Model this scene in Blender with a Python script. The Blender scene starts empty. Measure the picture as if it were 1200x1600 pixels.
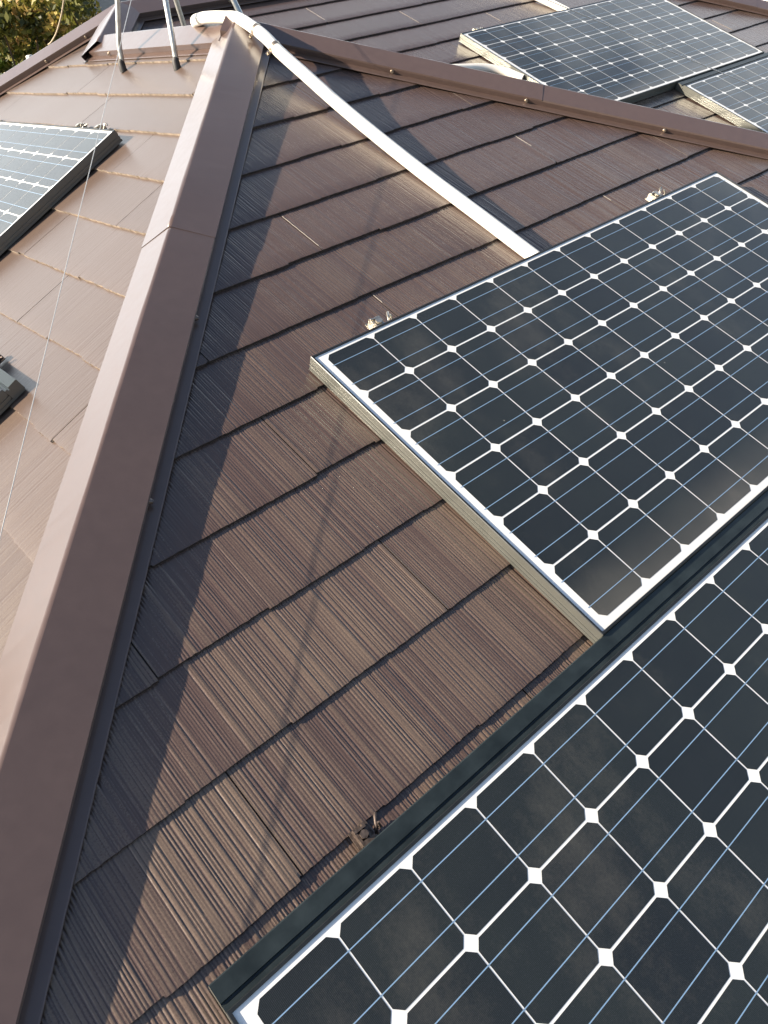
import bpy, bmesh, math, random
import numpy as np
from mathutils import Vector, Matrix

SC = bpy.context.scene
COL = SC.collection
random.seed(7)
RNG = np.random.default_rng(7)
Z0 = 6.2                                  # height of the wing's roof apex above the ground
P_ = 0.424937                             # roof pitch (radians), 4.5 in 10
c, s, T = math.cos(P_), math.sin(P_), math.tan(P_)

# ------------------------------------------------------------------ camera
RC = np.array([[0.74206969, -0.65794088, -0.12824342],
               [-0.45866826, -0.35886531, -0.81292012],
               [0.48883126, 0.66206456, -0.56807967]])
cam = bpy.data.cameras.new('camera')
cam.sensor_fit = 'VERTICAL'
cam.sensor_height = 24.0
cam.sensor_width = 18.0
cam.lens = 1217.724 / 1600 * 24.0
cam.clip_start, cam.clip_end = 0.02, 3000
camo = bpy.data.objects.new('camera', cam)
COL.objects.link(camo)
m = Matrix(((RC[0][0], -RC[1][0], -RC[2][0], -1.5504),
            (RC[0][1], -RC[1][1], -RC[2][1], -2.4781),
            (RC[0][2], -RC[1][2], -RC[2][2], 0.1514 + Z0), (0, 0, 0, 1)))
camo.matrix_world = m
SC.camera = camo
cam.dof.use_dof = True
cam.dof.focus_distance = 1.7
cam.dof.aperture_fstop = 32.0

# ------------------------------------------------------------------ sky, sun, exposure
SUN_EL, SUN_AZ = math.radians(28.0), math.radians(295.0)     # azimuth clockwise from +Y
world = bpy.data.worlds.new('World')
SC.world = world
world.use_nodes = True
wn = world.node_tree
wn.nodes.clear()
sky = wn.nodes.new('ShaderNodeTexSky')
sky.sky_type = 'NISHITA'
sky.sun_disc = False
sky.sun_elevation = SUN_EL
sky.sun_rotation = SUN_AZ
sky.air_density, sky.dust_density, sky.ozone_density = 1.0, 1.6, 1.0
bg = wn.nodes.new('ShaderNodeBackground')
bg.inputs['Strength'].default_value = 0.066
out = wn.nodes.new('ShaderNodeOutputWorld')
def wnode(t, **k):
    q = wn.nodes.new(t)
    for a, v in k.items(): q.inputs[a].default_value = v
    return q
def wmath(op, a, b, cl=False):
    q = wn.nodes.new('ShaderNodeMath'); q.operation = op; q.use_clamp = cl
    for i, v in enumerate((a, b)):
        if hasattr(v, 'links'): wn.links.new(v, q.inputs[i])
        else: q.inputs[i].default_value = v
    return q.outputs[0]
# broken sunlit cloud, thick low in the north, thin overhead and to the south
tcw = wn.nodes.new('ShaderNodeTexCoord'); sxyz = wn.nodes.new('ShaderNodeSeparateXYZ')
wn.links.new(tcw.outputs['Generated'], sxyz.inputs[0])
mpw = wnode('ShaderNodeMapping'); mpw.inputs['Scale'].default_value = (1.0, 1.0, 2.2); wn.links.new(tcw.outputs['Generated'], mpw.inputs[0])
cn = wnode('ShaderNodeTexNoise', Scale=3.4, Detail=7.0, Roughness=.62, Distortion=.4); wn.links.new(mpw.outputs[0], cn.inputs['Vector'])
bias = wmath('MULTIPLY_ADD', sxyz.outputs[2], -1.0)
bias.node.inputs[2].default_value = .30
bias = wmath('ADD', bias, wmath('ADD', wmath('MULTIPLY', sxyz.outputs[1], .40), wmath('MULTIPLY', sxyz.outputs[0], .16)))
cf = wnode('ShaderNodeMapRange'); cf.inputs[1].default_value, cf.inputs[2].default_value = .44, .80
wn.links.new(wmath('ADD', cn.outputs['Fac'], bias), cf.inputs[0])
cmix = wn.nodes.new('ShaderNodeMix'); cmix.data_type = 'RGBA'
wn.links.new(wmath('MULTIPLY', cf.outputs[0], .9), cmix.inputs[0])
wn.links.new(sky.outputs[0], cmix.inputs[6]); cmix.inputs[7].default_value = (11.9, 12.6, 13.0, 1)
wn.links.new(cmix.outputs[2], bg.inputs[0])
wn.links.new(bg.outputs[0], out.inputs[0])

sun = bpy.data.lights.new('sun', 'SUN')
sun.energy = 5.0
sun.angle = math.radians(0.53)
sun.color = (1.0, 0.85, 0.67)
suno = bpy.data.objects.new('sun', sun)
COL.objects.link(suno)
SDIR = Vector((math.cos(SUN_EL) * math.sin(SUN_AZ), math.cos(SUN_EL) * math.cos(SUN_AZ), math.sin(SUN_EL)))
suno.rotation_euler = SDIR.to_track_quat('Z', 'Y').to_euler()
suno.location = SDIR * 40
SC.view_settings.view_transform = 'Standard'
SC.view_settings.look = 'None'
SC.view_settings.gamma = 1.0
SC.view_settings.exposure = 1.48

# ------------------------------------------------------------------ helpers
def V(*a):
    return np.array(a, float)

def tag(o, label=None, cat=None, group=None, kind=None):
    if label: o['label'] = label
    if cat: o['category'] = cat
    if group: o['group'] = group
    if kind: o['kind'] = kind
    return o

def empty(name, label, cat, loc=(0, 0, 0), group=None, mat=None):
    o = bpy.data.objects.new(name, None)
    o.empty_display_size = 0.1
    COL.objects.link(o)
    o.matrix_world = mat if mat is not None else Matrix.Translation((loc[0], loc[1], loc[2] + Z0))
    return tag(o, label, cat, group)

def mesh(name, verts, faces, mats, parent=None, smooth=False, origin=(0, 0, 0), midx=None, uv=None, local=False):
    """one mesh object; verts are in the apex frame (or local to the parent), origin is subtracted"""
    me = bpy.data.meshes.new(name)
    vv = np.asarray(verts, float) - np.asarray(origin, float)
    me.from_pydata(vv.tolist(), [], [list(map(int, f)) for f in faces])
    if not isinstance(mats, (list, tuple)): mats = [mats]
    for mm in mats: me.materials.append(mm)
    if midx is not None: me.polygons.foreach_set('material_index', np.asarray(midx, dtype=np.int32))
    if smooth is True: me.polygons.foreach_set('use_smooth', [True] * len(me.polygons))
    elif smooth is not False: me.polygons.foreach_set('use_smooth', list(smooth))
    if uv is not None:
        l = me.uv_layers.new(name='UVMap')
        vi = np.empty(len(me.loops), dtype=np.int32); me.loops.foreach_get('vertex_index', vi)
        l.data.foreach_set('uv', np.asarray(uv, float)[vi].ravel())
    me.update()
    o = bpy.data.objects.new(name, me)
    COL.objects.link(o)
    if parent is not None:
        o.parent = parent
    elif not local:
        o.location = (origin[0], origin[1], origin[2] + Z0)
    return o

class MB:
    """collects simple shapes into one mesh"""
    def __init__(self): self.v, self.f, self.m, self.s = [], [], [], []
    def add(self, v, f, mi=0, sm=False):
        b = len(self.v); self.v += [list(map(float, p)) for p in v]
        for q in f: self.f.append([i + b for i in q]); self.m.append(mi); self.s.append(sm)
        return self
    def box(self, o, ax, size, mi=0, bev=0.0):
        o = np.array(o, float); X, Y, Z = [np.array(a, float) for a in ax]; a, b, d = [k / 2 for k in size]
        pts = [o + X * i + Y * j + Z * k for k in (-d, d) for j in (-b, b) for i in (-a, a)]
        return self.add(pts, [(0, 2, 3, 1), (4, 5, 7, 6), (0, 1, 5, 4), (2, 6, 7, 3), (0, 4, 6, 2), (1, 3, 7, 5)], mi)
    def tube(self, pts, r, n=12, mi=0, cap=True):
        pts = [np.array(p, float) for p in pts]; k = len(pts)
        rr = r if isinstance(r, (list, tuple)) else [r] * k
        t = [pts[min(i + 1, k - 1)] - pts[max(i - 1, 0)] for i in range(k)]
        t = [a / (np.linalg.norm(a) + 1e-12) for a in t]
        ref = V(0, 0, 1) if abs(t[0][2]) < .9 else V(1, 0, 0)
        a = np.cross(t[0], ref); a /= np.linalg.norm(a)
        vv, ff = [], []
        for i in range(k):
            a = a - t[i] * (a @ t[i]); a /= np.linalg.norm(a); b = np.cross(t[i], a)
            for j in range(n):
                th = 2 * math.pi * j / n
                vv.append(pts[i] + rr[i] * (math.cos(th) * a + math.sin(th) * b))
        for i in range(k - 1):
            for j in range(n):
                ff.append((i * n + j, i * n + (j + 1) % n, (i + 1) * n + (j + 1) % n, (i + 1) * n + j))
        self.add(vv, ff, mi, True)
        if cap:
            self.add([vv[j] for j in range(n)], [tuple(range(n - 1, -1, -1))], mi)
            self.add([vv[(k - 1) * n + j] for j in range(n)], [tuple(range(n))], mi)
        return self
    def build(self, name, mats, parent=None, origin=(0, 0, 0), local=False):
        return mesh(name, self.v, self.f, mats, parent, self.s, origin, self.m, local=local)

def smooth_path(pts, n=8):
    pts = [np.array(p, float) for p in pts]; o = []
    for i in range(len(pts) - 1):
        p0, p1, p2, p3 = pts[max(i - 1, 0)], pts[i], pts[i + 1], pts[min(i + 2, len(pts) - 1)]
        for k in range(n):
            t = k / n
            o.append(.5 * ((2 * p1) + (-p0 + p2) * t + (2 * p0 - 5 * p1 + 4 * p2 - p3) * t * t + (-p0 + 3 * p1 - 3 * p2 + p3) * t ** 3))
    o.append(pts[-1]); return o

# ------------------------------------------------------------------ materials
def new_mat(name):
    mt = bpy.data.materials.new(name); mt.use_nodes = True
    nt = mt.node_tree; b = nt.nodes['Principled BSDF']
    return mt, nt, b
def N_(nt, typ, **kw):
    n = nt.nodes.new(typ)
    for k, v in kw.items():
        if hasattr(n, k) and k not in n.inputs: setattr(n, k, v)
        else: n.inputs[k].default_value = v
    return n
def ramp(nt, fac, stops):
    r = nt.nodes.new('ShaderNodeValToRGB'); e = r.color_ramp.elements
    while len(e) < len(stops): e.new(0.5)
    for i, (p, col) in enumerate(stops):
        e[i].position = p; e[i].color = (*col, 1) if len(col) == 3 else col
    nt.links.new(fac, r.inputs[0]); return r.outputs[0]
def mix(nt, fac, a, b, typ='MIX'):
    n = nt.nodes.new('ShaderNodeMix'); n.data_type = 'RGBA'; n.blend_type = typ
    for sock, val in ((n.inputs[0], fac), (n.inputs[6], a), (n.inputs[7], b)):
        if hasattr(val, 'links'): nt.links.new(val, sock)
        elif isinstance(val, (int, float)): sock.default_value = val
        else: sock.default_value = (*val, 1)
    return n.outputs[2]
def math_(nt, op, a, b=None, cl=False):
    n = nt.nodes.new('ShaderNodeMath'); n.operation = op; n.use_clamp = cl
    for i, val in enumerate((a, b)):
        if val is None: continue
        if hasattr(val, 'links'): nt.links.new(val, n.inputs[i])
        else: n.inputs[i].default_value = val
    return n.outputs[0]
def coords(nt, kind='Object', scale=(1, 1, 1)):
    t = nt.nodes.new('ShaderNodeTexCoord'); mp = nt.nodes.new('ShaderNodeMapping')
    mp.inputs['Scale'].default_value = scale
    nt.links.new(t.outputs[kind], mp.inputs[0]); return mp.outputs[0]
def noise(nt, vec, scale, detail=3, rough=.55):
    n = N_(nt, 'ShaderNodeTexNoise', Scale=scale, Detail=detail, Roughness=rough)
    nt.links.new(vec, n.inputs['Vector']); return n.outputs['Fac']
def bump(nt, b, h, strength=.3, dist=.002):
    n = N_(nt, 'ShaderNodeBump', Strength=strength, Distance=dist)
    nt.links.new(h, n.inputs['Height']); nt.links.new(n.outputs[0], b.inputs['Normal'])

def plain(name, col, rough=.5, metal=0.0, nscale=None, namp=.15, bstr=0.0, bscale=400, bdist=.0008, rvar=0.0, spec=.5):
    mt, nt, b = new_mat(name)
    b.inputs['Roughness'].default_value = rough; b.inputs['Metallic'].default_value = metal
    b.inputs['Specular IOR Level'].default_value = spec
    v = coords(nt)
    if nscale:
        f = noise(nt, v, nscale, 4, .6)
        lo = tuple(k * (1 - namp) for k in col); hi = tuple(min(1, k * (1 + namp)) for k in col)
        nt.links.new(ramp(nt, f, [(.3, lo), (.7, hi)]), b.inputs['Base Color'])
        if rvar:
            r = nt.nodes.new('ShaderNodeMapRange'); r.inputs[1].default_value = .3; r.inputs[2].default_value = .7
            r.inputs[3].default_value = rough - rvar; r.inputs[4].default_value = rough + rvar
            nt.links.new(f, r.inputs[0]); nt.links.new(r.outputs[0], b.inputs['Roughness'])
    else:
        b.inputs['Base Color'].default_value = (*col, 1)
    if bstr: bump(nt, b, noise(nt, v, bscale, 2), bstr, bdist)
    return mt

def slate_mat(name, base, dusty, dust_lo, dust_hi, rough):
    """painted fibre-cement slate: UV is metres along the course (x) and down the slope (y)"""
    mt, nt, b = new_mat(name)
    uv = coords(nt, 'UV')
    streak = noise(nt, coords(nt, 'UV', (110, 5, 1)), 1.0, 4, .65)
    blot = noise(nt, uv, 1.7, 5, .62)
    fine = noise(nt, uv, 330, 3, .8)
    grain = noise(nt, coords(nt, 'UV', (260, 40, 1)), 1.0, 3, .6)
    at = nt.nodes.new('ShaderNodeAttribute'); at.attribute_name = 'tone'
    b1 = mix(nt, at.outputs['Fac'], tuple(k * .93 for k in base), tuple(k * 1.07 for k in base))
    b2 = mix(nt, math_(nt, 'MULTIPLY', streak, .18), b1, tuple(k * 1.3 for k in base))
    # pale dust: patches, broken into speckle, thicker on the ribs (height attribute)
    hi_ = nt.nodes.new('ShaderNodeAttribute'); hi_.attribute_name = 'rib'
    d = math_(nt, 'ADD', math_(nt, 'MULTIPLY', blot, .36), math_(nt, 'ADD', math_(nt, 'MULTIPLY', fine, .50), math_(nt, 'MULTIPLY', grain, .10)))
    d = math_(nt, 'ADD', d, math_(nt, 'MULTIPLY', hi_.outputs['Fac'], .34))
    sw = nt.nodes.new('ShaderNodeSeparateXYZ'); nt.links.new(uv, sw.inputs[0])
    d = math_(nt, 'ADD', d, math_(nt, 'MULTIPLY', math_(nt, 'SUBTRACT', sw.outputs[1], 1.45), .13))
    r = nt.nodes.new('ShaderNodeMapRange')
    r.inputs[1].default_value, r.inputs[2].default_value = dust_lo, dust_hi
    r.inputs[3].default_value, r.inputs[4].default_value = 0, .85
    nt.links.new(d, r.inputs[0])
    nt.links.new(mix(nt, r.outputs[0], b2, dusty), b.inputs['Base Color'])
    rr = math_(nt, 'ADD', math_(nt, 'MULTIPLY', r.outputs[0], .22), rough - .05)
    nt.links.new(math_(nt, 'ADD', rr, math_(nt, 'MULTIPLY', blot, .1)), b.inputs['Roughness'])
    b.inputs['Specular IOR Level'].default_value = .75
    h = math_(nt, 'ADD', math_(nt, 'MULTIPLY', grain, .8), math_(nt, 'MULTIPLY', fine, .35))
    bump(nt, b, h, .55, .0009)
    return mt

M_SLATE = slate_mat('slate_brown', (.075, .050, .0425), (.27, .208, .145), .70, 1.30, .25)
M_SLATE_W = slate_mat('slate_brown_west', (.092, .066, .053), (.24, .200, .152), .80, 1.28, .33)  # west slope slate, slightly paler and rougher than the other slopes
M_EDGE = plain('slate_cut_edge', (.045, .034, .030), .7, 0, 60, .4, .5, 500)
M_EDGE_W = plain('slate_cut_edge_sunlit', (.24, .20, .16), .8, 0, 40, .5, .6, 400)  # dirty west butt edges, with the sunlight on them put into the paler colour
M_CAP = plain('brown_painted_steel', (.097, .066, .057), .34, 0, 40, .05, .12, 9, .0012, .03)
M_CAP.node_tree.nodes['Principled BSDF'].inputs['Coat Weight'].default_value = .6
M_CAP.node_tree.nodes['Principled BSDF'].inputs['Coat Roughness'].default_value = .16
M_CAP.node_tree.nodes['Principled BSDF'].inputs['Coat IOR'].default_value = 1.62
M_SCREW = plain('screw_metal', (.45, .38, .30), .35, .9)
M_PIPE = plain('white_conduit_plastic', (.80, .78, .72), .42, 0, 18, .05)
M_GALV = plain('galvanised_steel', (.46, .47, .46), .38, .75, 60, .18, .1, 700, .0003, .08)
M_RUBBER = plain('black_rubber', (.03, .03, .032), .6, 0, 80, .2)
M_WIRE = plain('steel_wire', (.62, .62, .60), .35, .6)
M_CABLE = plain('beige_cable', (.34, .29, .21), .6, 0, 60, .2)
M_FRAME_SIDE = plain('frame_side_aluminium', (.152, .158, .145), .40, .6, 12, .06, .05, 900, .0002, .04)
M_FRAME_LIP = plain('frame_black_anodised', (.022, .026, .029), .36, .35, 40, .2, .08, 900, .0003)
M_RAIL = plain('rail_black_anodised', (.026, .036, .038), .38, .35, 25, .3, .1, 700, .0004, .06)
M_CLIP_B = plain('clip_rusty', (.10, .078, .066), .5, .5, 200, .5)
M_CLIP = plain('clip_zinc', (.55, .52, .45), .35, .9, 120, .3)

def glazed(name, kind):
    """solar laminate under one smooth sheet of glass: coat on top, dust on it"""
    mt, nt, b = new_mat(name)
    v = coords(nt)
    b.inputs['Coat Weight'].default_value = .6
    b.inputs['Coat IOR'].default_value = 1.45
    dust = noise(nt, v, 2.6, 5, .62)
    smear = noise(nt, coords(nt, 'Object', (7, 2.2, 1)), 1.0, 6, .68)  # streaks the dust; also stands in for cloud reflections on the glass
    speck = noise(nt, v, 700, 1, .5)
    f = math_(nt, 'ADD', math_(nt, 'MULTIPLY', dust, smear), math_(nt, 'MULTIPLY', math_(nt, 'SUBTRACT', noise(nt, v, 180, 3, .8), .5), .22))
    r = nt.nodes.new('ShaderNodeMapRange')
    r.inputs[1].default_value, r.inputs[2].default_value = .29, .52
    r.inputs[3].default_value, r.inputs[4].default_value = .0, .10
    nt.links.new(f, r.inputs[0])
    # dust washes down and collects along the lower edge of the laminate
    sp = nt.nodes.new('ShaderNodeSeparateXYZ'); nt.links.new(v, sp.inputs[0])
    lo = nt.nodes.new('ShaderNodeMapRange')
    lo.inputs[1].default_value, lo.inputs[2].default_value = -.69, -.795
    lo.inputs[3].default_value, lo.inputs[4].default_value = 0, .30
    nt.links.new(sp.outputs[1], lo.inputs[0])
    low = math_(nt, 'MULTIPLY', lo.outputs[0], math_(nt, 'POWER', dust, 1.3))
    sk = nt.nodes.new('ShaderNodeMapRange')
    sk.inputs[1].default_value, sk.inputs[2].default_value = .70, .78
    sk.inputs[3].default_value, sk.inputs[4].default_value = 0, .25
    nt.links.new(speck, sk.inputs[0])
    vo = nt.nodes.new('ShaderNodeTexVoronoi'); vo.inputs['Scale'].default_value = 13.0; nt.links.new(coords(nt, 'Object', (1, 1, .01)), vo.inputs['Vector'])
    sc_ = nt.nodes.new('ShaderNodeSeparateColor'); nt.links.new(vo.outputs['Color'], sc_.inputs[0])
    drop = math_(nt, 'LESS_THAN', vo.outputs['Distance'], math_(nt, 'MULTIPLY', math_(nt, 'SUBTRACT', sc_.outputs[0], .62, True), .075))
    r_out = math_(nt, 'ADD', r.outputs[0], math_(nt, 'MULTIPLY', drop, .75))
    dd = math_(nt, 'ADD', math_(nt, 'ADD', r_out, low), math_(nt, 'MULTIPLY', sk.outputs[0], .5), True)
    if kind == 'cell':
        w = math_(nt, 'FRACT', math_(nt, 'MULTIPLY', sp.outputs[0], 500.0))
        fing = math_(nt, 'LESS_THAN', w, .10)
        var = noise(nt, v, 9, 3)
        base = ramp(nt, var, [(.35, (.0062, .0098, .0112)), (.68, (.0095, .0138, .0144))])
        ct = nt.nodes.new('ShaderNodeAttribute'); ct.attribute_name = 'tone'
        base = mix(nt, 1.0, base, ramp(nt, ct.outputs['Fac'], [(0, (.72, .74, .80)), (1, (1.35, 1.30, 1.2))]), 'MULTIPLY')
        base = mix(nt, math_(nt, 'MULTIPLY', fing, .5), base, (.10, .11, .13))
        b.inputs['Specular IOR Level'].default_value = .3
        b.inputs['Roughness'].default_value = .5
    elif kind == 'busbar':
        base = mix(nt, 0.0, (.27, .42, .60), (.3, .36, .44)); b.inputs['Roughness'].default_value = .4
        b.inputs['Metallic'].default_value = .3
    else:
        base = mix(nt, dust, (.80, .82, .82), (.72, .74, .74)); b.inputs['Roughness'].default_value = .6
    nt.links.new(mix(nt, dd, base, (.42, .39, .33)), b.inputs['Base Color'])
    cr = math_(nt, 'ADD', math_(nt, 'MULTIPLY', dd, .5), .035, True)
    nt.links.new(cr, b.inputs['Coat Roughness'])
    return mt
M_CELL, M_BUS, M_BACK = glazed('solar_cell', 'cell'), glazed('cell_busbar', 'busbar'), glazed('white_backsheet', 'back')

# ------------------------------------------------------------------ the roof planes
XR, Y0, TM = .0575, 1.0482, .28           # wing ridge x, valley offset, rise of the main ridge
XE = 2.82                                 # east end of the main ridge
WE = 3.45                                 # eaves, metres down the slope from z = 0
SOUTH = (V(1, 0, 0), V(0, -c, -s), V(0, -s, c))
WEST = (V(0, -1, 0), V(-c, 0, -s), V(-s, 0, c))
EAST = (V(0, 1, 0), V(c, 0, -s), V(s, 0, c))
NORTH = (V(-1, 0, 0), V(0, c, -s), V(0, s, c))

def groove_profiles(n, L=.908, step=.0005):
    """worn wood-grain grooves of a pressed slate, heights in metres"""
    x = np.arange(0, L + step, step); res = []
    for k in range(n):
        h = np.zeros_like(x); p = RNG.uniform(0, .006)
        while p < L:
            w = RNG.uniform(.0011, .0022); d = RNG.choice([.0004, .0008, .0011, .0014], p=[.2, .4, .3, .1])
            q = np.clip(1 - np.abs((x - p) / w) ** 1.5, 0, 1)
            h = np.minimum(h, -d * q)
            p += RNG.choice([RNG.uniform(.0036, .005), RNG.uniform(.005, .0072), RNG.uniform(.0072, .0105)], p=[.3, .5, .2])
        for sc_, am in ((.004, .00014), (.011, .00018), (.05, .0003)):
            kx = np.arange(0, L + 2 * sc_, sc_)
            h += np.interp(x, kx, RNG.normal(0, am, len(kx)))
        res.append(h)
    return x, res
GX, GP = groove_profiles(10)

def slate_slope(name, frame, origin, wmin, wmax, u0, u1, butt0, joints, fine, step, wtop, wbot, mats, parent, amp=1.0, jag=.0004, thick=.0070):
    """one roof slope laid with courses of 182 mm exposure; slates 906 mm wide, butt edges slightly stepped"""
    U, W, NN = frame; O = np.asarray(origin, float)
    us = []
    u = u0
    while u < u1:
        us.append(u); u += step if fine[0] < u < fine[1] else .12
    us = us + [u1]
    for par in joints:                       # crisp walls at the joints between slates
        q0 = par - .906 * math.ceil((par - fine[0]) / .906)
        while q0 < fine[1]:
            if q0 > fine[0]: us = [a for a in us if abs(a - q0) > .0016] + [q0 - .0014, q0 - .0011, q0 + .0011, q0 + .0014]
            q0 += .906
    us = np.array(sorted(us))
    VV, FF, MI, SM, UVs, TONE, RIB = [], [], [], [], [], [], []
    flip = np.cross(U, W) @ NN > 0
    k0 = int(math.floor((wtop - butt0) / .182)); k1 = int(math.ceil((wbot - butt0) / .182))
    base = 0
    for k in range(k0, k1 + 1):
        wb = butt0 + .182 * k
        if wb < wtop: continue
        j0 = joints[k % 2]
        sid = np.floor((us - j0) / .906).astype(int)
        xin = us - j0 - sid * .906
        # a column right on each joint
        g = np.zeros_like(us); tone = np.zeros_like(us); off = np.zeros_like(us); lift = np.zeros_like(us)
        for q in np.unique(sid):
            r = np.random.default_rng((int(q) * 7919 + k * 104729 + len(name)) % (2 ** 31))
            mk = sid == q
            pr = GP[r.integers(len(GP))]; xx = xin[mk] if r.random() < .5 else .906 - xin[mk]
            g[mk] = np.interp(xx, GX, pr) * amp
            tone[mk] = r.uniform(0, 1)
            lift[mk] = r.uniform(-.0005, .0007)
            steps = np.cumsum(r.choice([.15, .19, .2, .21], 7)); lv = r.permutation([-.004, .0035, 0.0, .005, -.003, .002, -.001, .004])
            tab = np.searchsorted(steps, xin[mk]); off[mk] = .55 * lv[np.clip(tab, 0, 7)]
        jr = np.interp(us, np.arange(us[0] - .1, us[-1] + .1, .006), np.random.default_rng(k + 50).normal(0, jag, len(np.arange(us[0] - .1, us[-1] + .1, .006))))
        gap = (xin < .0012) | (xin > .906 - .0012)
        near = (xin < .0042) | (xin > .906 - .0042)
        g = g * np.clip((np.minimum(xin, .906 - xin) - .0018) / .004, 0, 1)
        rel = np.array([0.0, .35, .75, .97, 1.0])
        wt = wb - .196
        rows = []
        wbu = np.minimum(wb + off + jr, wbot)
        wlo = np.array([wmin(a) for a in us]); whi = np.array([wmax(a) for a in us])
        for i, t in enumerate(rel):
            w = wt + (wbu - wt) * t
            g_ = g * np.clip(.35 + .65 * (w - .3) / 1.3, .35, 1.0)
            h = -.0004 + lift * t + thick * (w - wt) / .196 + g_ * (1.0 if t < .96 else (.8 if t < .99 else .3))
            h = np.where(t >= 1.0, h - .0009, h)
            h = np.where(gap, h - .0030, h)
            w = np.clip(w, wlo, np.maximum(whi, wlo))
            rows.append((w, h))
        # butt face: separate verts, then down and a little back
        w5, h5 = rows[-1]
        butt = [(w5, h5), (np.clip(w5 - .0006, wlo, None), h5 * 0 - .0012)]
        n = len(us)
        for (w, h) in rows + butt:
            X = O + np.outer(us, U) + np.outer(w, W) + np.outer(h, NN)
            VV.append(X); UVs.append(np.stack([us + k * .37, w], 1)); TONE.append(tone)
            RIB.append(np.clip(1 + g / .0011, 0, 1) if amp else np.full(n, .5))
        for i in range(6):
            if i == 4: continue
            wa, wb_ = (rows + butt)[i][0], (rows + butt)[i + 1][0]
            ok = np.ones(n - 1, bool)
            if i < 4:
                ok = ((wb_[:-1] - wa[:-1]) > 1e-5) | ((wb_[1:] - wa[1:]) > 1e-5)
            else:
                full = (wbu > wlo + .003) & (wbu < whi - .003)
                ok = full[:-1] & full[1:]
            idx = np.nonzero(ok)[0]
            a = base + i * n + idx; b_ = a + 1; c_ = a + n + 1; d_ = a + n
            q = np.stack([a, d_, c_, b_] if not flip else [a, b_, c_, d_], 1)
            FF.append(q); MI += ([1] * len(idx) if i == 5 else (gap[:-1] | gap[1:])[idx].astype(int).tolist()); SM += ((i < 4) & ~near[:-1][idx] & ~near[1:][idx]).tolist()
        base += 7 * n
    VV = np.concatenate(VV); FF = np.concatenate(FF)
    used = np.unique(FF); rm = np.full(len(VV), -1); rm[used] = np.arange(len(used))
    o = mesh(name, VV[used], rm[FF], mats, parent, SM, (0, 0, 0), MI, np.concatenate(UVs)[used])
    for nm, arr in (('tone', TONE), ('rib', RIB)):
        at = o.data.attributes.new(nm, 'FLOAT', 'POINT'); at.data.foreach_set('value', np.concatenate(arr)[used].astype(np.float32))
    return o

house = empty('house', 'brown slate hip roofed house carrying all the solar panels', 'house', (0, 0, 0))
big = lambda u: 99.0
slate_slope('roof_slope', SOUTH, (0, 0, 0), lambda u: max(-u / c, (u - 2 * XR) / c), big, -3.2, 3.35, .968, (.472, .022),
            (-1.95, 1.1), .00125, -.1, WE, [M_SLATE, M_EDGE], house)
def west_min(u):
    y = -u
    top = -XR / c if y < Y0 + XR else max((u + Y0) / c, -TM / c)
    return max(u / c, (-u - Y0 - 2 * TM) / c, top)
slate_slope('roof_slope', WEST, (0, 0, 0), west_min, big, -5.0, 3.25, .235, (.03, .36),
            (-2.2, 1.35), .0026, -.35, WE, [M_SLATE_W, M_EDGE_W], house, .4, .0009, .0075)
slate_slope('roof_slope', SOUTH, (0, Y0, 0), lambda u: max(-TM / c, -u / c, (u - XE) / c - TM / c), lambda u: (u - 2 * XR) / c, .0, 6.3, .073,
            (1.125, 1.57), (.2, 4.3), .005, -.35, WE, [M_SLATE, M_EDGE], house, .6)
slate_slope('roof_slope', EAST, (2 * XR, 0, 0), lambda u: max(-u / c, -XR / c), lambda u: (Y0 - u) / c, -3.3, 1.15, .1,
            (.3, .75), (-1, 1.1), .012, -.1, WE, [M_SLATE, M_EDGE], house, .6)
slate_slope('roof_slope', NORTH, (0, Y0 + 2 * TM, 0), lambda u: max(-TM / c, u / c, (-u - XE - TM) / c), big, -6.4, 3.3, .1,
            (.3, .75), (0, 0), .1, -.35, WE, [M_SLATE, M_EDGE], house, .0)
slate_slope('roof_slope', EAST, (XE + TM, 0, 0), lambda u: max((Y0 - u) / c, (u - Y0 - 2 * TM) / c, -TM / c), big, -2.3, 5.0, .1,
            (.3, .75), (0, 0), .1, -.35, WE, [M_SLATE, M_EDGE], house, .0)

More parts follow.
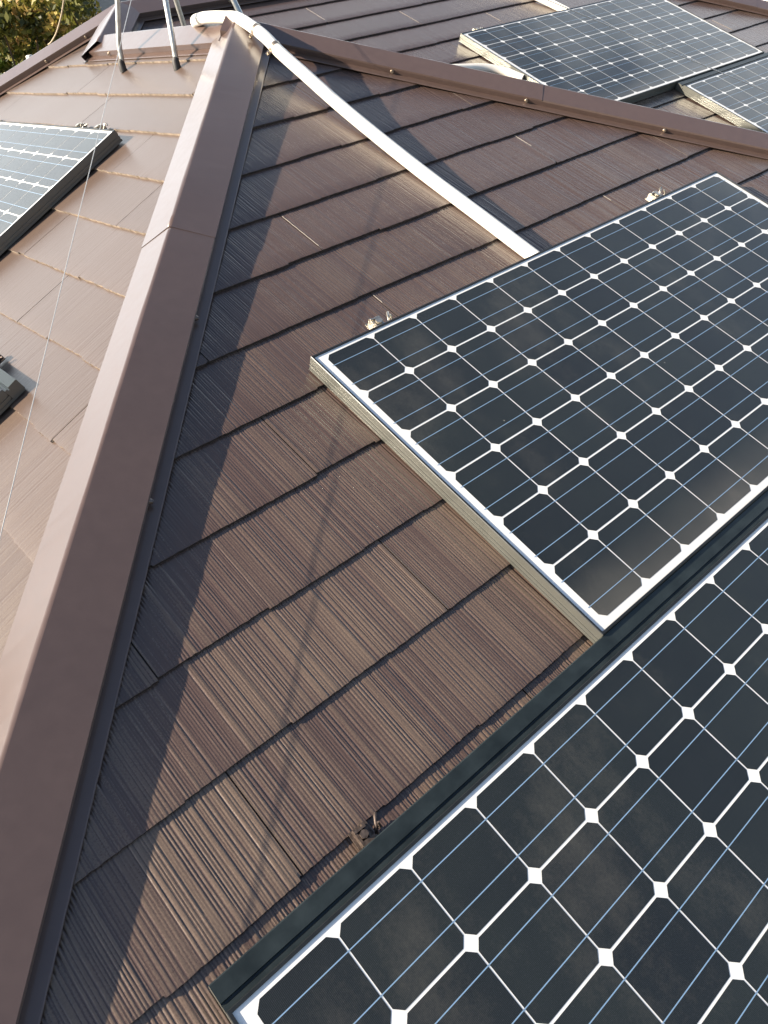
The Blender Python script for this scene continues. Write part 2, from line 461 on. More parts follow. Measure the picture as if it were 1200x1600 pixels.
# ------------------------------------------------------------------ hip and ridge caps
def cap_run(p0, p1, nA, nB, hc=.05, edge=(.075, .075), he=.033, coff=0.0, seams=(), trim=(0, 0), screwsA=(), screwsB=(), flA=.097, flB=.097, name='hip_cap', zig=False, smat=None):
    """folded steel cap from the high end p0 to the low end p1; nA, nB are the normals of the slopes on both sides"""
    p0, p1 = np.array(p0, float), np.array(p1, float)
    L = np.linalg.norm(p1 - p0); d = (p1 - p0) / L
    eA = np.cross(nA, d); eA = eA if eA @ nB < 0 else -eA      # runs down into slope A
    eB = np.cross(nB, d); eB = eB if eB @ nA < 0 else -eB
    z = V(0, 0, 1) - d * d[2]
    cr = z * hc / (z @ V(0, 0, 1)) * 1.0 + eB * coff
    def sec(t, g):
        o = p0 + d * t
        k = 1 + g
        ea, eb = edge
        A = [eA * (ea - .007) + nA * .013, eA * (ea - .002) + nA * .0125, eA * (ea + .0015) + nA * (he - .004), eA * ea * k + nA * (he + g * .03)]
        B = [eB * (eb - .007) + nB * .013, eB * (eb - .002) + nB * .0125, eB * (eb + .0015) + nB * (he - .004), eB * eb * k + nB * (he + g * .03)]
        top = cr * (1 + g)
        ta = top + (A[3] - top) * .05; tb = top + (B[3] - top) * .05; tt = top - z * .0012
        return [o + q for q in A + [ta, tt, tb] + B[::-1]]
    ts = [0.0] + list(seams) + [L]
    # one cap object per length of folded sheet, the upper one lapping the lower
    for i in range(len(ts) - 1):
        a, b = ts[i] + (trim[0] if i == 0 else 0), ts[i + 1] + (.035 if i < len(ts) - 2 else -trim[1])
        mbv, mbf = [], []
        g = .022 if (i % 2 == 0) else 0.0
        K = max(2, int((b - a) / .05))
        for j in range(K + 1):
            t = a + (b - a) * j / K
            w = .0006 * math.sin(t * 9.1 + i) + .0004 * math.sin(t * 23.7)   # slight oil-canning
            ss = sec(t, g)
            mbv += [q + nA * w if r in (4,) else (q + nB * w if r == 6 else q) for r, q in enumerate(ss)]
        n = 11
        for j in range(K):
            for r in range(n - 1):
                mbf.append((j * n + r, j * n + r + 1, (j + 1) * n + r + 1, (j + 1) * n + r))
        if i == len(ts) - 2 or i == 0: mbf.append(tuple(range(n)) if i == 0 else tuple(range(K * n, K * n + n)))
        o = mesh(name, mbv, mbf, M_CAP, house, False)
        o.data.polygons.foreach_set('use_smooth', [(r % (n - 1)) in (4, 5) for r in range(K * (n - 1))] + [False] * (len(o.data.polygons) - K * (n - 1)))
        sd = o.modifiers.new('thickness', 'SOLIDIFY'); sd.thickness = .0007; sd.offset = 0
        for (lst, e, nn, ed) in ((screwsA, eA, nA, edge[0]), (screwsB, eB, nB, edge[1])):
            for t in lst:
                if a <= t < (b if i == len(ts) - 2 else ts[i + 1]):
                    q = p0 + d * t + e * (ed + .001) + nn * (he - .011)
                    mb = MB(); mb.tube([q, q + e * .002, q + e * .0032], [.0062, .0062, .0052], 10); mb.tube([q + e * .003, q + e * .0065], [.0042, .0036], 6)
                    so = mb.build('screw', smat or M_SCREW, o)
    # flashing strip lying on the slates at each side
    for e, nn, ed, fl in ((eA, nA, edge[0], flA), (eB, nB, edge[1], flB)):
        v, f = [], []
        K = max(2, int(L / .02))
        for j in range(K + 1):
            t = trim[0] + (L - trim[0] - trim[1]) * j / K
            o_ = p0 + d * t
            jit = .0005 * ((j % 2) * 2 - 1) * (1 if zig else .3)
            v += [o_ + e * (ed - .03) + nn * .0125, o_ + e * (ed + .004) + nn * .0118, o_ + e * (fl - .002 + 0) + nn * .0112, o_ + e * (fl + jit * .4) + nn * .0104, o_ + e * (fl + .0002 + jit * .4) + nn * .0085]
        for j in range(K):
            for r in range(4): f.append((j * 5 + r, j * 5 + r + 1, (j + 1) * 5 + r + 1, (j + 1) * 5 + r))
        mesh('flashing', v, f, M_CAP, house)

AP = V(XR, XR, XR * T)
n_s, n_w, n_e, n_n = SOUTH[2], WEST[2], EAST[2], NORTH[2]
hl = V(-1, -1, -T); hr = V(1, -1, -T)
kd = np.linalg.norm(hl)
zE = -WE * s
# left hip of the wing (between the south and west slopes)
cap_run((0, 0, 0), hl * (-zE / T), n_s, n_w, .053, (.077, .090), .034, .012, (.69 * kd,), (-.07, 0), (.90 * kd, 1.235 * kd), (.5 * kd, 1.1 * kd), .099, .112, zig=True, smat=M_CAP)
# right hip of the wing
cap_run(AP, AP + hr * ((XR * T - zE) / T), n_s, n_e, .048, (.058, .075), .030, 0.0, (.645 * kd, 1.9 * kd), (-.06, 0), (.335 * kd, .635 * kd, .95 * kd, 1.3 * kd), (), .083, .09)
# wing ridge
cap_run(AP, (XR, Y0 + XR, XR * T), n_w, n_e, .048, (.075, .075), .032, 0.0, (), (-.01, .0), (.87,), (), .1, .097, name='ridge_cap')
# main roof: south-west hip, main ridge, north-west hip, south-east hip and the far ones
SWT = V(TM, Y0 + TM, TM * T); SET = V(XE, Y0 + TM, TM * T)
cap_run(SWT, V(0, Y0, 0) + V(.015, .015, .015 * T), n_s, n_w, .052, (.075, .085), .033, .004, (), (0, .0), (), (.1, .25), name='hip_cap')
cap_run(SWT, SET, n_s, n_n, .05, (.075, .075), .033, 0, (1.4,), (0, 0), (.5, 1.1, 1.9), (), name='ridge_cap')
hw = V(-1, 1, -T); he_ = V(1, -1, -T); hne = V(1, 1, -T)
cap_run(SWT, SWT + hw * ((TM * T - zE) / T), n_w, n_n, .05, (.075, .075), .033, 0, (.46 * kd, 1.8 * kd), (0, 0), (.12 * kd, .27 * kd, .62 * kd, 1.0 * kd), ())
cap_run(SET, SET + he_ * ((TM * T - zE) / T), n_s, n_e, .05, (.075, .075), .033, 0, (1.5,), (0, 0), (), ())
cap_run(SET, SET + hne * ((TM * T - zE) / T), n_n, n_e, .05, (.075, .075), .033, 0, (1.5,), (0, 0), (), ())
# open steel valley between the wing and the main roof
vv, vf = [], []
va, vb = V(XR, Y0 + XR, XR * T), V(3.3, 2 * XR + Y0 - 3.3, T * (2 * XR - 3.3))
dv = (vb - va) / np.linalg.norm(vb - va)
e1 = np.cross(n_s, dv); e1 = e1 if e1 @ V(1, 1, 0) > 0 else -e1
e2 = np.cross(n_e, dv); e2 = e2 if e2 @ V(-1, -1, 0) > 0 else -e2
for q in (va, vb): vv += [q + e2 * .06 + n_e * .012, q + e2 * .055 + n_e * .010, q + V(0, 0, .006), q + e1 * .055 + n_s * .010, q + e1 * .06 + n_s * .012]
for r in range(4): vf.append((r, r + 1, 5 + r + 1, 5 + r))
mesh('valley_gutter', vv, vf, M_CAP, house)

# added pale tubes that imitate sunlit slate edges along some joints
M_GLINT = plain('pale_edge_glint', (.26, .235, .215), .5, 0, 90, .3)
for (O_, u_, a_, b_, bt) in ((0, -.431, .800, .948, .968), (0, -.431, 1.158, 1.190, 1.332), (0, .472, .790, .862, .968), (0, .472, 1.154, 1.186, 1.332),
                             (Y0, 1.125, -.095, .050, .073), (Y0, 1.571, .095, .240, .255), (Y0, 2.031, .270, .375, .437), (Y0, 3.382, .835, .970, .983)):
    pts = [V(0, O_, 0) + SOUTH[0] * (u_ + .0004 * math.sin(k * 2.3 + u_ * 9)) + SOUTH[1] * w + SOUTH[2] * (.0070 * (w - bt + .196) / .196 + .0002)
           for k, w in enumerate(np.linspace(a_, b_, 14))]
    MB().tube(pts, .0007, 6).build('joint_edge_glint', M_GLINT, house)

# ------------------------------------------------------------------ walls, fascia and gutter under the eaves
M_WALL = plain('cream_render', (.55, .50, .42), .85, 0, 4, .1, .3, 200, .002)
M_FASCIA = plain('brown_fascia', (.07, .05, .042), .5, 0, 10, .15)
M_GLASS = plain('window_glass', (.02, .025, .03), .05, 0)
M_FRAMEW = plain('window_frame_bronze', (.06, .05, .045), .4, .5)
ze = zE
EAVE = [(-3.19, -3.19), (3.3, -3.19), (3.3, -2.14), (6.29, -2.14), (6.29, 4.8), (-3.19, 4.8)]
def offset_poly(p, d):
    o = []
    for i in range(len(p)):
        a, b, q = np.array(p[i - 1]), np.array(p[i]), np.array(p[(i + 1) % len(p)])
        n1 = np.array([-(b - a)[1], (b - a)[0]]); n1 = n1 / np.linalg.norm(n1)
        n2 = np.array([-(q - b)[1], (q - b)[0]]); n2 = n2 / np.linalg.norm(n2)
        o.append(b + (n1 + n2) * d / (1 + n1 @ n2))
    return o
def ring_wall(name, poly_o, poly_i, z0, z1, mat):
    n = len(poly_o); v, f = [], []
    for pl in (poly_o, poly_i):
        for zz in (z0, z1): v += [(p[0], p[1], zz) for p in pl]
    for i in range(n):
        j = (i + 1) % n
        f += [(i, j, n + j, n + i), (2 * n + j, 2 * n + i, 3 * n + i, 3 * n + j), (n + i, n + j, 3 * n + j, 3 * n + i), (j, i, 2 * n + i, 2 * n + j)]
    return mesh(name, v, f, mat, house)
ring_wall('wall', offset_poly(EAVE, .55), offset_poly(EAVE, .70), -Z0 - .3, ze - .16, M_WALL)
ring_wall('fascia', EAVE, offset_poly(EAVE, .03), ze - .2, ze - .012, M_FASCIA)
ring_wall('gutter', offset_poly(EAVE, -.12), offset_poly(EAVE, -.003), ze - .13, ze - .03, M_FASCIA)
so_v = [(p[0], p[1], ze - .17) for p in offset_poly(EAVE, .02)]
mesh('soffit', so_v, [tuple(range(len(so_v)))], M_WALL, house)
for (wx, wy, nx, ny, zc) in ((-2.645, -1.2, -1, 0, -3.0), (-2.645, 2.2, -1, 0, -3.0), (-1.2, -2.645, 0, -1, -3.0), (1.4, -2.645, 0, -1, -3.0), (4.6, -1.595, 0, -1, -3.0), (-2.645, .5, -1, 0, -5.2)):
    t_ = V(-ny, nx, 0); n_ = V(nx, ny, 0); o_ = V(wx, wy, zc) + n_ * .02
    mb = MB()
    for (q, sz) in ((o_ + t_ * .8, (.06, .06, 1.16)), (o_ - t_ * .8, (.06, .06, 1.16)), (o_, (.05, .05, 1.1))): mb.box(q, (t_, n_, V(0, 0, 1)), sz)
    for zz in (-.57, .57): mb.box(o_ + V(0, 0, zz), (t_, n_, V(0, 0, 1)), (1.54, .058, .06))
    w_ = mb.build('window', M_FRAMEW, house)
    MB().box(o_ - n_ * .012, (t_, n_, V(0, 0, 1)), (1.54, .01, 1.08)).build('pane', M_GLASS, w_)

# ------------------------------------------------------------------ solar panels
PW, PH = 1.582, .806
def make_panel():
    """local frame: x along the course, y up the slope (0 at the upper edge), z off the roof"""
    ob = {}
    # frame: one profile swept round the rectangle, ribs on the outer wall
    prof = [(.012, .008), (0, .008), (0, .0145), (.0016, .0150), (.0016, .0182), (0, .0187), (0, .0245), (.0016, .0250), (.0016, .0282), (0, .0287), (0, .0440), (.0010, .0452), (.0048, .0452), (.0054, .0444), (.0054, .0420), (.012, .0418), (.012, .008)]
    v, f, mi = [], [], []
    n = len(prof)
    for (cx, cy, sx, sy) in ((0, -PH, 1, 1), (PW, -PH, -1, 1), (PW, 0, -1, -1), (0, 0, 1, -1)):
        for (i, zz) in prof: v.append((cx + sx * i, cy + sy * i, zz))
    for k in range(4):
        a, b = k * n, ((k + 1) % 4) * n
        for r in range(n - 1):
            f.append((a + r, b + r, b + r + 1, a + r + 1)); mi.append(0 if r < 10 else 1)
    ob['frame'] = (v, f, mi, [M_FRAME_SIDE, M_FRAME_LIP])
    # white backsheet with thickness, glass surface at z = .0424
    zt = .0424; i0 = .0052
    v = [(i0, -PH + i0, zt), (PW - i0, -PH + i0, zt), (PW - i0, -i0, zt), (i0, -i0, zt)]
    v += [(a, b, zt - .006) for a, b, _ in v]
    f = [(0, 1, 2, 3), (7, 6, 5, 4), (0, 4, 5, 1), (1, 5, 6, 2), (2, 6, 7, 3), (3, 7, 4, 0)]
    ob['backsheet'] = (v, f, [0] * 6, [M_BACK])
    v, f, mi = [], [], []
    cw, chh, ch = .1253, .1252, .0110
    zz = zt + .0004
    for i in range(12):
        for j in range(6):
            cx, cy = .026 + .128 * (i + .5), -.0126 - .1292 * (j + .5)
            a, b = cw / 2, chh / 2
            o = len(v)
            v += [(cx + x, cy + y, zz) for x, y in ((-a + ch, -b), (a - ch, -b), (a, -b + ch), (a, b - ch), (a - ch, b), (-a + ch, b), (-a, b - ch), (-a, -b + ch))]
            f.append(tuple(range(o, o + 8))); mi.append(0)
    ob['cell_array'] = (v, f, mi, [M_CELL])
    v, f, mi = [], [], []
    for j in range(6):
        cy = -.0126 - .1292 * (j + .5)
        for q in (-.0318, .0318):
            o = len(v); x0, x1 = .0215, .026 + 1.536 + .0045
            v += [(x0, cy + q - .00075, zz + .0003), (x1, cy + q - .00075, zz + .0003), (x1, cy + q + .00075, zz + .0003), (x0, cy + q + .00075, zz + .0003)]
            f.append((o, o + 1, o + 2, o + 3)); mi.append(0)
    ob['busbar_strips'] = (v, f, mi, [M_BUS])
    # stepped rail that closes the gap to the panel above
    pr = [(.0005, .008), (.0005, .0380), (.0065, .0380), (.0075, .0340), (.0105, .0340), (.0115, .0395), (.0352, .0405), (.0368, .0395), (.0368, .012), (.0345, .012), (.0345, .008)]
    v, f, mi = [], [], []
    n = len(pr)
    for x in (0.0, PW):
        v += [(x, a, b) for a, b in pr]
    for r in range(n - 1): f.append((r, r + 1, n + r + 1, n + r)); mi.append(0)
    f += [tuple(range(n - 1, -1, -1)), tuple(range(n, 2 * n))]; mi += [1, 1]
    ob['joint_rail'] = (v, f, mi, [M_RAIL, M_FRAME_SIDE])
    return ob
PANEL = make_panel()
PM = {}
for nm, (v, f, mi, mats) in PANEL.items():
    me = bpy.data.meshes.new(nm); me.from_pydata(v, [], f)
    for q in mats: me.materials.append(q)
    me.polygons.foreach_set('material_index', mi); me.update(); PM[nm] = me
    if nm == 'cell_array':
        at = me.attributes.new('tone', 'FLOAT', 'POINT'); at.data.foreach_set('value', np.repeat(np.random.default_rng(3).random(72), 8).astype(np.float32))
def clip_mesh(seed):
    r = random.Random(seed); mb = MB(); ax = (V(1, 0, 0), V(0, 1, 0), V(0, 0, 1))
    mb.box((0, .012, .010), ax, (.030, .034, .0025))
    mb.box((-.009, .014, .017), ax, (.0035, .026, .015)); mb.box((.006, .016, .016), ax, (.0035, .024, .014))
    mb.box((0, .002, .025), ax, (.022, .008, .0025)); mb.box((-.002, .022, .021), ax, (.018, .003, .012))
    mb.tube([(-.0015, .013, .012), (-.0015, .013, .026)], .004, 6); mb.tube([(-.0015, .013, .026), (-.0015, .013, .030)], .0065, 6)
    a = r.uniform(-.004, .004)
    mb.tube([(.017, .006, .010), (.020, .016 + a, .022), (.026, .024, .026 + a), (.029, .027, .022)], .0025, 6)
    mb.tube([(.018, .012, .012), (.024, .008, .022), (.022, .014, .031)], .0020, 6)
    o = mb.build('mounting_clip', M_CLIP, None, local=True); me = o.data
    bpy.data.objects.remove(o); return me
CLIPS = [clip_mesh(1), clip_mesh(2)]
CLIPS.append(CLIPS[0].copy()); CLIPS[2].materials[0] = M_CLIP_B
GP_LBL = 'dark monocrystalline solar panels on the brown roof'
def panel(frame, origin, left, top, label, rail, clips):
    U, W, NN = frame; o = np.asarray(origin, float) + U * left + W * top
    y = -W
    mt = Matrix(((U[0], y[0], NN[0], o[0]), (U[1], y[1], NN[1], o[1]), (U[2], y[2], NN[2], o[2] + Z0), (0, 0, 0, 1)))
    root = empty('solar_panel', label, 'solar panel', group=GP_LBL, mat=mt)
    for nm in ('frame', 'backsheet', 'cell_array', 'busbar_strips') + (('joint_rail',) if rail else ()):
        q = bpy.data.objects.new(nm, PM[nm]); COL.objects.link(q); q.parent = root
    for k, x in enumerate(clips):
        q = bpy.data.objects.new('mounting_clip', CLIPS[2 if rail else k % 2]); COL.objects.link(q); q.parent = root
        q.location = (x, .0378 if rail else .001, .003); q.rotation_euler = (0, 0, .05 * (k - 1)); q.scale = (1.05, 1.0, 1.0) if rail else (1.4, 1.35, 1.2)
    return root
panel(SOUTH, (0, 0, 0), -.722, 1.282, 'middle solar panel with pale left side, a white conduit ending at its top edge', False, (.21, 1.30))
panel(SOUTH, (0, 0, 0), -1.510, 2.1246, 'nearest solar panel filling the lower right corner, with a wide black rail along its top', True, (.265,))
panel(SOUTH, (0, Y0, 0), 1.623, .4737, 'far upper solar panel behind the right hip cap, clouds reflected in its glass', False, (.14,))
panel(SOUTH, (0, Y0, 0), 2.3546, 1.3208, 'far solar panel cut by the right edge, tucked just below the other far panel', True, ())
panel(WEST, (0, 0, 0), -1.681, .4664, 'bright washed out solar panel on the left slope with a deep black side', False, (1.245, 1.405, .33))
panel(WEST, (0, 0, 0), -.895, 1.309, 'solar panel at the left edge showing only one end of its top rail', True, (1.37,))

# ------------------------------------------------------------------ white conduit over the hip
def on(frame, u, w, h, O=(0, 0, 0)):
    return np.asarray(O, float) + frame[0] * u + frame[1] * w + frame[2] * h
path = [on(SOUTH, .021, 1.279, .0210)] + [on(SOUTH, .0225, w, h) for w, h in ((1.1, .0210), (.8, .0225), (.5, .034), (.3, .050), (.18, .060))]
path += [on(SOUTH, .030, .08, .068), V(.045, .035, .076), V(.043, .12, .086), V(.033, .20, .091), V(.036, .275, .089), V(.06, .34, .080), V(.105, .375, .045)]
path += [V(.22, .41, T * (2 * XR - .22) + .03), V(.45, .53, T * (2 * XR - .45) + .03), V(.62, .60, T * (2 * XR - .62) + .035)]
path += [on(SOUTH, .95, .60, .03, (0, Y0, 0)), on(SOUTH, 1.25, .67, .026, (0, Y0, 0)), on(SOUTH, 1.42, .722, .026, (0, Y0, 0)), on(SOUTH, 1.52, .762, .026, (0, Y0, 0)), on(SOUTH, 1.585, .82, .024, (0, Y0, 0)), on(SOUTH, 1.618, .905, .024, (0, Y0, 0))]
sp = smooth_path(path, 8)
cond = empty('conduit', 'white conduit bent over the hip apex and running down to the middle panel', 'conduit', (.0265, -.1, 0))
MB().tube(sp, .0182, 20).build('pipe', M_PIPE, cond, (.0265, -.1, 0))
def clamp(p, d, tab):
    d = d / np.linalg.norm(d)
    mb = MB(); mb.tube([p - d * .006, p + d * .006], .0194, 20)
    t = np.array(tab, float); t -= d * (t @ d); t /= np.linalg.norm(t); q = np.cross(d, t)
    mb.box(p + t * .026, (d, t, q), (.012, .018, .002)); mb.tube([p + t * .027 - q * .006, p + t * .027 + q * .006], .0042, 8)
    mb.build('clamp', M_SCREW, cond, (.0265, -.1, 0))
for k in (42, 50):
    clamp(sp[k], sp[k + 1] - sp[k - 1], (-1, 0, -.6))
c2 = smooth_path([on(SOUTH, 2.30, -.21, .03, (0, Y0, 0)), on(SOUTH, 2.38, .0, .026, (0, Y0, 0)), on(SOUTH, 2.42, .18, .026, (0, Y0, 0)), on(SOUTH, 2.455, .34, .024, (0, Y0, 0)), on(SOUTH, 2.47, .468, .024, (0, Y0, 0))], 8)
cb = MB().tube(c2, .0195, 20).build('conduit', M_PIPE, None, tuple(c2[0]))
tag(cb, 'short white conduit ending at the top edge of the far upper panel', 'conduit')

# ------------------------------------------------------------------ antenna stand straddling the ridge, guy wires
ast = empty('antenna_stand', 'galvanised antenna mast stand with four legs straddling the ridge', 'antenna stand', (XR, .45, XR * T))
so = (XR, .45, XR * T)
for (foot, knee, top) in (((-.095, .677, -.043 + .006), (-.085, .672, .05), (XR - .02, .56, .62)), ((-.09, .27, -.05 + .006), (-.08, .272, .05), (XR - .02, .40, .62)),
                          ((.20, .66, T * (2 * XR - .20) + .006), (.19, .655, .03), (XR + .02, .56, .62)), ((.19, .20, T * (2 * XR - .19) + .006), (.18, .205, .03), (XR + .02, .40, .62))):
    f_, k_, t_ = V(*foot), V(*knee), V(*top)
    pts = smooth_path([f_ + V(0, 0, .006), f_ + (k_ - f_) * .5, k_, k_ + (t_ - k_) * .12, k_ + (t_ - k_) * .5, t_], 5)
    lg = MB().tube(pts, .0095, 14).build('leg', M_GALV, ast, so)
    MB().tube([f_ - V(0, 0, .004), f_ + V(0, 0, .004), f_ + V(0, 0, .03), f_ + (k_ - f_) * .4], [.0135, .0135, .0125, .0108], 14).build('rubber_foot', M_RUBBER, lg, so)
MB().tube([(XR, .48, .40), (XR, .48, 2.6)], .0159, 16).build('mast', M_GALV, ast, so)
mb = MB(); ax3 = (V(1, 0, 0), V(0, 1, 0), V(0, 0, 1))
mb.box((XR, .48, .62), ax3, (.07, .20, .05)); mb.build('bracket', M_GALV, ast, so)
MB().tube([(XR, .48, .66), (XR, .48, .71)], .021, 16).build('collar', M_GALV, ast, so)
def wire(a, b, r, label, sag=.0, mat=M_WIRE, mid=None):
    a, b = np.array(a, float), np.array(b, float)
    pts = [a + (b - a) * t - V(0, 0, sag * 4 * t * (1 - t)) for t in np.linspace(0, 1, 24)] if mid is None else smooth_path([a] + [V(*q) for q in mid] + [b], 8)
    o = MB().tube(pts, r, 8).build('guy_wire', mat, None, tuple(a)); return tag(o, label, 'wire')
g = V(-1.2105, -1.1038, -.3284); gd = V(-.60314, -.70638, -.37048)
wire(g - gd * 2.12, g + gd * 2.4, .0008, 'thin steel guy wire crossing the left slope from top to bottom')
wire((XR, .47, .62), on(SOUTH, 3.06, 2.45, .03, (0, Y0, 0)), .0017, 'thin steel guy wire stretched over the two far panels')
wire((-.048, 1.447, .066), (XR, .49, 1.6), .0030, 'beige cable curving up from the hip cap in front of the trees', mat=M_CABLE, mid=[(-.043, 1.405, .078), (-.030, 1.34, .115), (-.012, 1.24, .20), (.008, 1.10, .36), (.03, .85, .75)])

zr = -T * (1.715 - Y0 - 2 * TM)
kb = MB().tube([(-.05, 1.715, zr - .01), (-.05, 1.715, zr + .055)], .010, 14)
kb.tube([(-.05, 1.715, zr + .055), (-.05, 1.715, zr + .060), (-.05, 1.715, zr + .078), (-.05, 1.715, zr + .082)], [.010, .0155, .0155, .011], 14)
tag(kb.build('vent_cap', M_PIPE, None, (-.05, 1.715, zr)), 'small white plastic cap poking up behind the far hip beside the trees', 'vent cap')

# ------------------------------------------------------------------ surroundings
M_GROUND, nt, b = new_mat('garden_ground')
v_ = coords(nt)
nt.links.new(ramp(nt, noise(nt, v_, .12, 6, .65), [(.35, (.05, .06, .025)), (.55, (.13, .11, .06)), (.75, (.20, .18, .13))]), b.inputs['Base Color'])
b.inputs['Roughness'].default_value = .95
bump(nt, b, noise(nt, v_, 6, 5), .6, .08)
n = 40; gv, gf = [], []
for j in range(n + 1):
    for i in range(n + 1):
        x, y = -400 + 800 * i / n, -400 + 800 * j / n
        gv.append((x, y, -Z0 + (0 if max(abs(x), abs(y)) < 90 else .5 * math.sin(x * .03) * math.cos(y * .027))))
for j in range(n):
    for i in range(n): gf.append((j * (n + 1) + i, j * (n + 1) + i + 1, (j + 1) * (n + 1) + i + 1, (j + 1) * (n + 1) + i))
tag(mesh('ground', gv, gf, M_GROUND, None, True), kind='structure')
M_ROAD = plain('asphalt', (.055, .055, .055), .9, 0, 3, .2, .4, 150, .004)
tag(mesh('road', [(-200, 11.5, -Z0 + .02), (200, 11.5, -Z0 + .02), (200, 16, -Z0 + .02), (-200, 16, -Z0 + .02)], [(0, 1, 2, 3)], M_ROAD), kind='structure')
M_HILL = plain('wooded_hill', (.035, .05, .035), .95, 0, .05, .5)
hv, hf = [], []
K = 72
for i in range(K + 1):
    a = math.radians(-70 + 190 * i / K)
    top = 30 + 7 * math.sin(i * .31) + 4 * math.sin(i * .83 + 1) + 1.2 * math.sin(i * 2.7)
    for (d_, z_) in ((230, 0), (262, top * .6), (300, top), (370, 0)): hv.append((d_ * math.sin(a), d_ * math.cos(a), -Z0 - .8 + z_))
for i in range(K):
    for r in range(3): hf.append((i * 4 + r, (i + 1) * 4 + r, (i + 1) * 4 + r + 1, i * 4 + r + 1))
tag(mesh('hills', hv, hf, M_HILL, None, True), kind='structure')

M_BARK = plain('tree_bark', (.09, .065, .045), .9, 0, 8, .3, .6, 30, .02)
def leaf_mat(name, cols):
    mt, nt, b = new_mat(name)
    at = nt.nodes.new('ShaderNodeAttribute'); at.attribute_name = 'tone'
    nt.links.new(ramp(nt, at.outputs['Fac'], cols), b.inputs['Base Color'])
    b.inputs['Roughness'].default_value = .55
    b.inputs['Subsurface Weight'].default_value = 0.0
    tr = nt.nodes.new('ShaderNodeBsdfTranslucent'); mx = nt.nodes.new('ShaderNodeMixShader'); mx.inputs[0].default_value = .35
    nt.links.new(ramp(nt, at.outputs['Fac'], cols), tr.inputs[0])
    nt.links.new(b.outputs[0], mx.inputs[1]); nt.links.new(tr.outputs[0], mx.inputs[2])
    nt.links.new(mx.outputs[0], nt.nodes['Material Output'].inputs['Surface'])
    return mt
M_LEAF_G = leaf_mat('leaves_green', [(0, (.018, .042, .008)), (.4, (.10, .15, .016)), (.75, (.27, .29, .04)), (1, (.42, .28, .10))])
M_LEAF_A = leaf_mat('leaves_autumn', [(0, (.04, .05, .010)), (.4, (.18, .18, .03)), (.7, (.36, .28, .07)), (1, (.52, .33, .15))])
def tree(x, y, h, rad, mats, label, seed, nclump=80, leaf=.062):
    r = np.random.default_rng(seed)
    o0 = (x, y, -Z0)
    root = empty('tree', label, 'tree', o0, 'trees standing beyond the roof')
    mb = MB()
    tp = V(x, y, -Z0); hh = h * .8
    tr = [tp + V(.15 * math.sin(k * 1.3 + seed), .15 * math.cos(k * 1.7 + seed), hh * k / 6) - V(0, 0, .15 if k == 0 else 0) for k in range(7)]
    mb.tube(tr, [.2 * (1 - .12 * k) * h / 8 for k in range(7)], 9)
    cl = []
    for i in range(nclump):
        th = r.uniform(0, 2 * math.pi); zz = r.uniform(.22, 1.0)
        rr = rad * math.sqrt(r.uniform(.05, 1)) * (math.sin(math.pi * min(1, (1.06 - zz) * 1.15)) * .75 + .3)
        cl.append((V(x + rr * math.cos(th), y + rr * math.sin(th), -Z0 + h * zz), rad * r.uniform(.16, .34)))
    for q, _ in cl[::4]:
        k = min(5, max(1, int((q[2] + Z0) / hh * 5) - 1))
        mb.tube([tr[k], (tr[k] + q) / 2 + V(0, 0, .15), q], [.05 * h / 8, .03 * h / 8, .012], 5)
    mb.build('trunk', M_BARK, root, o0)
    P0, R0, TN = [], [], []
    for q, cr in cl:
        nl = int(200 * (cr / .6) ** 1.2) + 90
        d = r.normal(size=(nl, 3)); d /= np.linalg.norm(d, axis=1)[:, None]
        P0.append(q + d * (cr * r.uniform(.35, 1.08, (nl, 1))) * [1, 1, .75]); t0 = r.uniform(.05, .75)
        TN.append(np.clip(t0 + r.normal(0, .17, nl), 0, 1))
    P0 = np.concatenate(P0); TN = np.concatenate(TN); nl = len(P0)
    a = r.normal(size=(nl, 3)); a /= np.linalg.norm(a, axis=1)[:, None]
    b_ = np.cross(a, r.normal(size=(nl, 3))); b_ /= np.linalg.norm(b_, axis=1)[:, None]
    sz = leaf * r.uniform(.6, 1.4, (nl, 1))
    vv = np.stack([P0 - a * sz, P0 + b_ * sz * .45, P0 + a * sz, P0 - b_ * sz * .45], 1).reshape(-1, 3)
    ff = np.arange(nl * 4).reshape(-1, 4)
    o = mesh('crown', vv, ff, mats, root, False, o0, (r.random(nl) < .5).astype(int) * 0)
    at = o.data.attributes.new('tone', 'FLOAT', 'POINT'); at.data.foreach_set('value', np.repeat(TN, 4).astype(np.float32))
def at_az(az, d): return d * math.sin(math.radians(az)) - 1.55, d * math.cos(math.radians(az)) - 2.48
specs = [(16.5, 17, 7.3, 1.5, 'g', 'leafy green tree at the far left corner of the picture'), (19.0, 15.5, 6.9, 1.2, 'a', 'tall bush with yellow and orange autumn leaves left of the cable'),
         (21.5, 18, 7.6, 1.5, 'a', 'yellowing tree behind the beige cable'), (23.3, 15, 6.5, 1.0, 'a', 'small tree with tan leaves right of the beige cable'),
         (14.5, 20, 7.4, 1.9, 'a', 'rust brown tree just beyond the left edge'), (20.2, 24, 7.8, 2.0, 'g', 'broad olive tree at the back of the row'), (11, 18, 7.0, 1.8, 'g', 'green tree standing furthest left in the row')]
for i, (az, d, h, rad, k, lb) in enumerate(specs):
    x, y = at_az(az, d)
    tree(x, y, h, rad, M_LEAF_G if k == 'g' else M_LEAF_A, lb, 31 + i * 5)

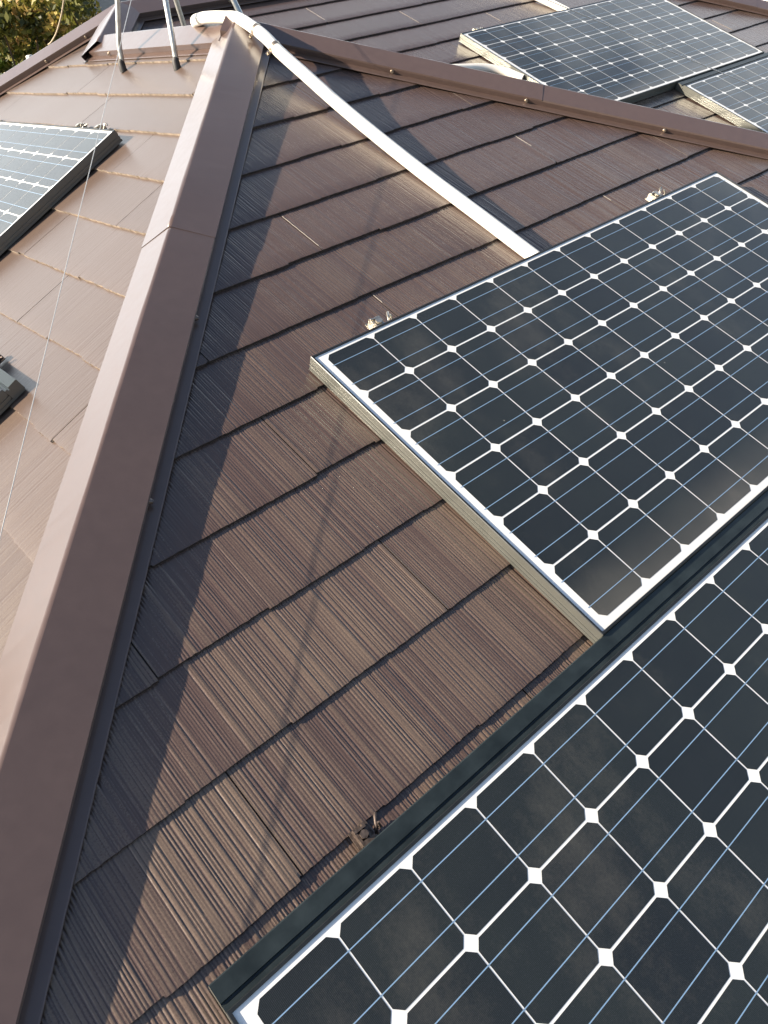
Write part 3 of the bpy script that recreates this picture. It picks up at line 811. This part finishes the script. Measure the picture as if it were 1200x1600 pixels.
# neighbouring house, far right
M_NW = plain('white_siding', (.78, .77, .74), .7, 0, 2, .05)
M_NR2 = plain('blue_grey_tiles', (.055, .07, .082), .6, 0, 3, .2)
M_NR = plain('pale_tin_roof', (.42, .46, .50), .4, 0, 3, .1)
def nbr(x, y, w, d, eave, rise, label, wall, roof):
    o = (x, y, -Z0); root = empty('house', label, 'house', o)
    z1 = -Z0 + eave
    mb = MB()
    pts = [(x - w / 2, y - d / 2), (x + w / 2, y - d / 2), (x + w / 2, y + d / 2), (x - w / 2, y + d / 2)]
    mb.add([(p[0], p[1], -Z0 - .2) for p in pts] + [(p[0], p[1], z1) for p in pts] + [(x - w / 2, y, z1 + rise), (x + w / 2, y, z1 + rise)],
           [(0, 1, 5, 4), (1, 2, 6, 9, 5), (2, 3, 7, 6), (3, 0, 4, 8, 7)])
    mb.build('wall', wall, root, o)
    ov = .45; mb = MB()
    for sg in (-1, 1):
        e = y + sg * (d / 2 + ov); zl = z1 - rise * ov / (d / 2)
        q = [(x - w / 2 - ov, e, zl), (x + w / 2 + ov, e, zl), (x + w / 2 + ov, y, z1 + rise), (x - w / 2 - ov, y, z1 + rise)]
        mb.add([(a, b_, z_ + .02) for a, b_, z_ in q] + [(a, b_, z_ + .14) for a, b_, z_ in q], [(3, 2, 1, 0), (4, 5, 6, 7), (0, 1, 5, 4), (1, 2, 6, 5), (3, 0, 4, 7)])
    mb.build('roof', roof, root, o)
    for sx in (-.3, .05, .33):
        for zc in ((1.5, 4.2) if eave > 4 else (1.5,)):
            q = V(x + sx * w, y - d / 2 - .012, -Z0 + zc)
            mb = MB()
            for dx in (-.62, .62): mb.box(q + V(dx, 0, 0), ax3, (.08, .07, 1.2))
            for dz in (-.62, .62): mb.box(q + V(0, 0, dz), ax3, (1.32, .068, .08))
            wo = mb.build('window', M_FRAMEW, root, o)
            MB().box(q + V(0, .005, 0), ax3, (1.16, .02, 1.16)).build('pane', M_GLASS, wo, o)
    for k in range(2):
        q = V(x - w / 2 - .012, y + (-.2 + .42 * k) * d, -Z0 + (4.2 if eave > 4 else 1.5)); mb = MB()
        for dx in (-.62, .62): mb.box(q + V(0, dx, 0), ax3, (.07, .08, 1.2))
        for dz in (-.62, .62): mb.box(q + V(0, 0, dz), ax3, (.068, 1.32, .08))
        wo = mb.build('window', M_FRAMEW, root, o)
        MB().box(q + V(.005, 0, 0), ax3, (.02, 1.16, 1.16)).build('pane', M_GLASS, wo, o)
nbr(31, 14.5, 9, 8, 4.7, 1.5, 'white walled house glimpsed past the far hip at the top right corner', M_NW, M_NR)
nbr(20, 46, 12, 8, 5.2, 2.2, 'house with a grey blue roof far behind the autumn trees', M_WALL, M_NR2)
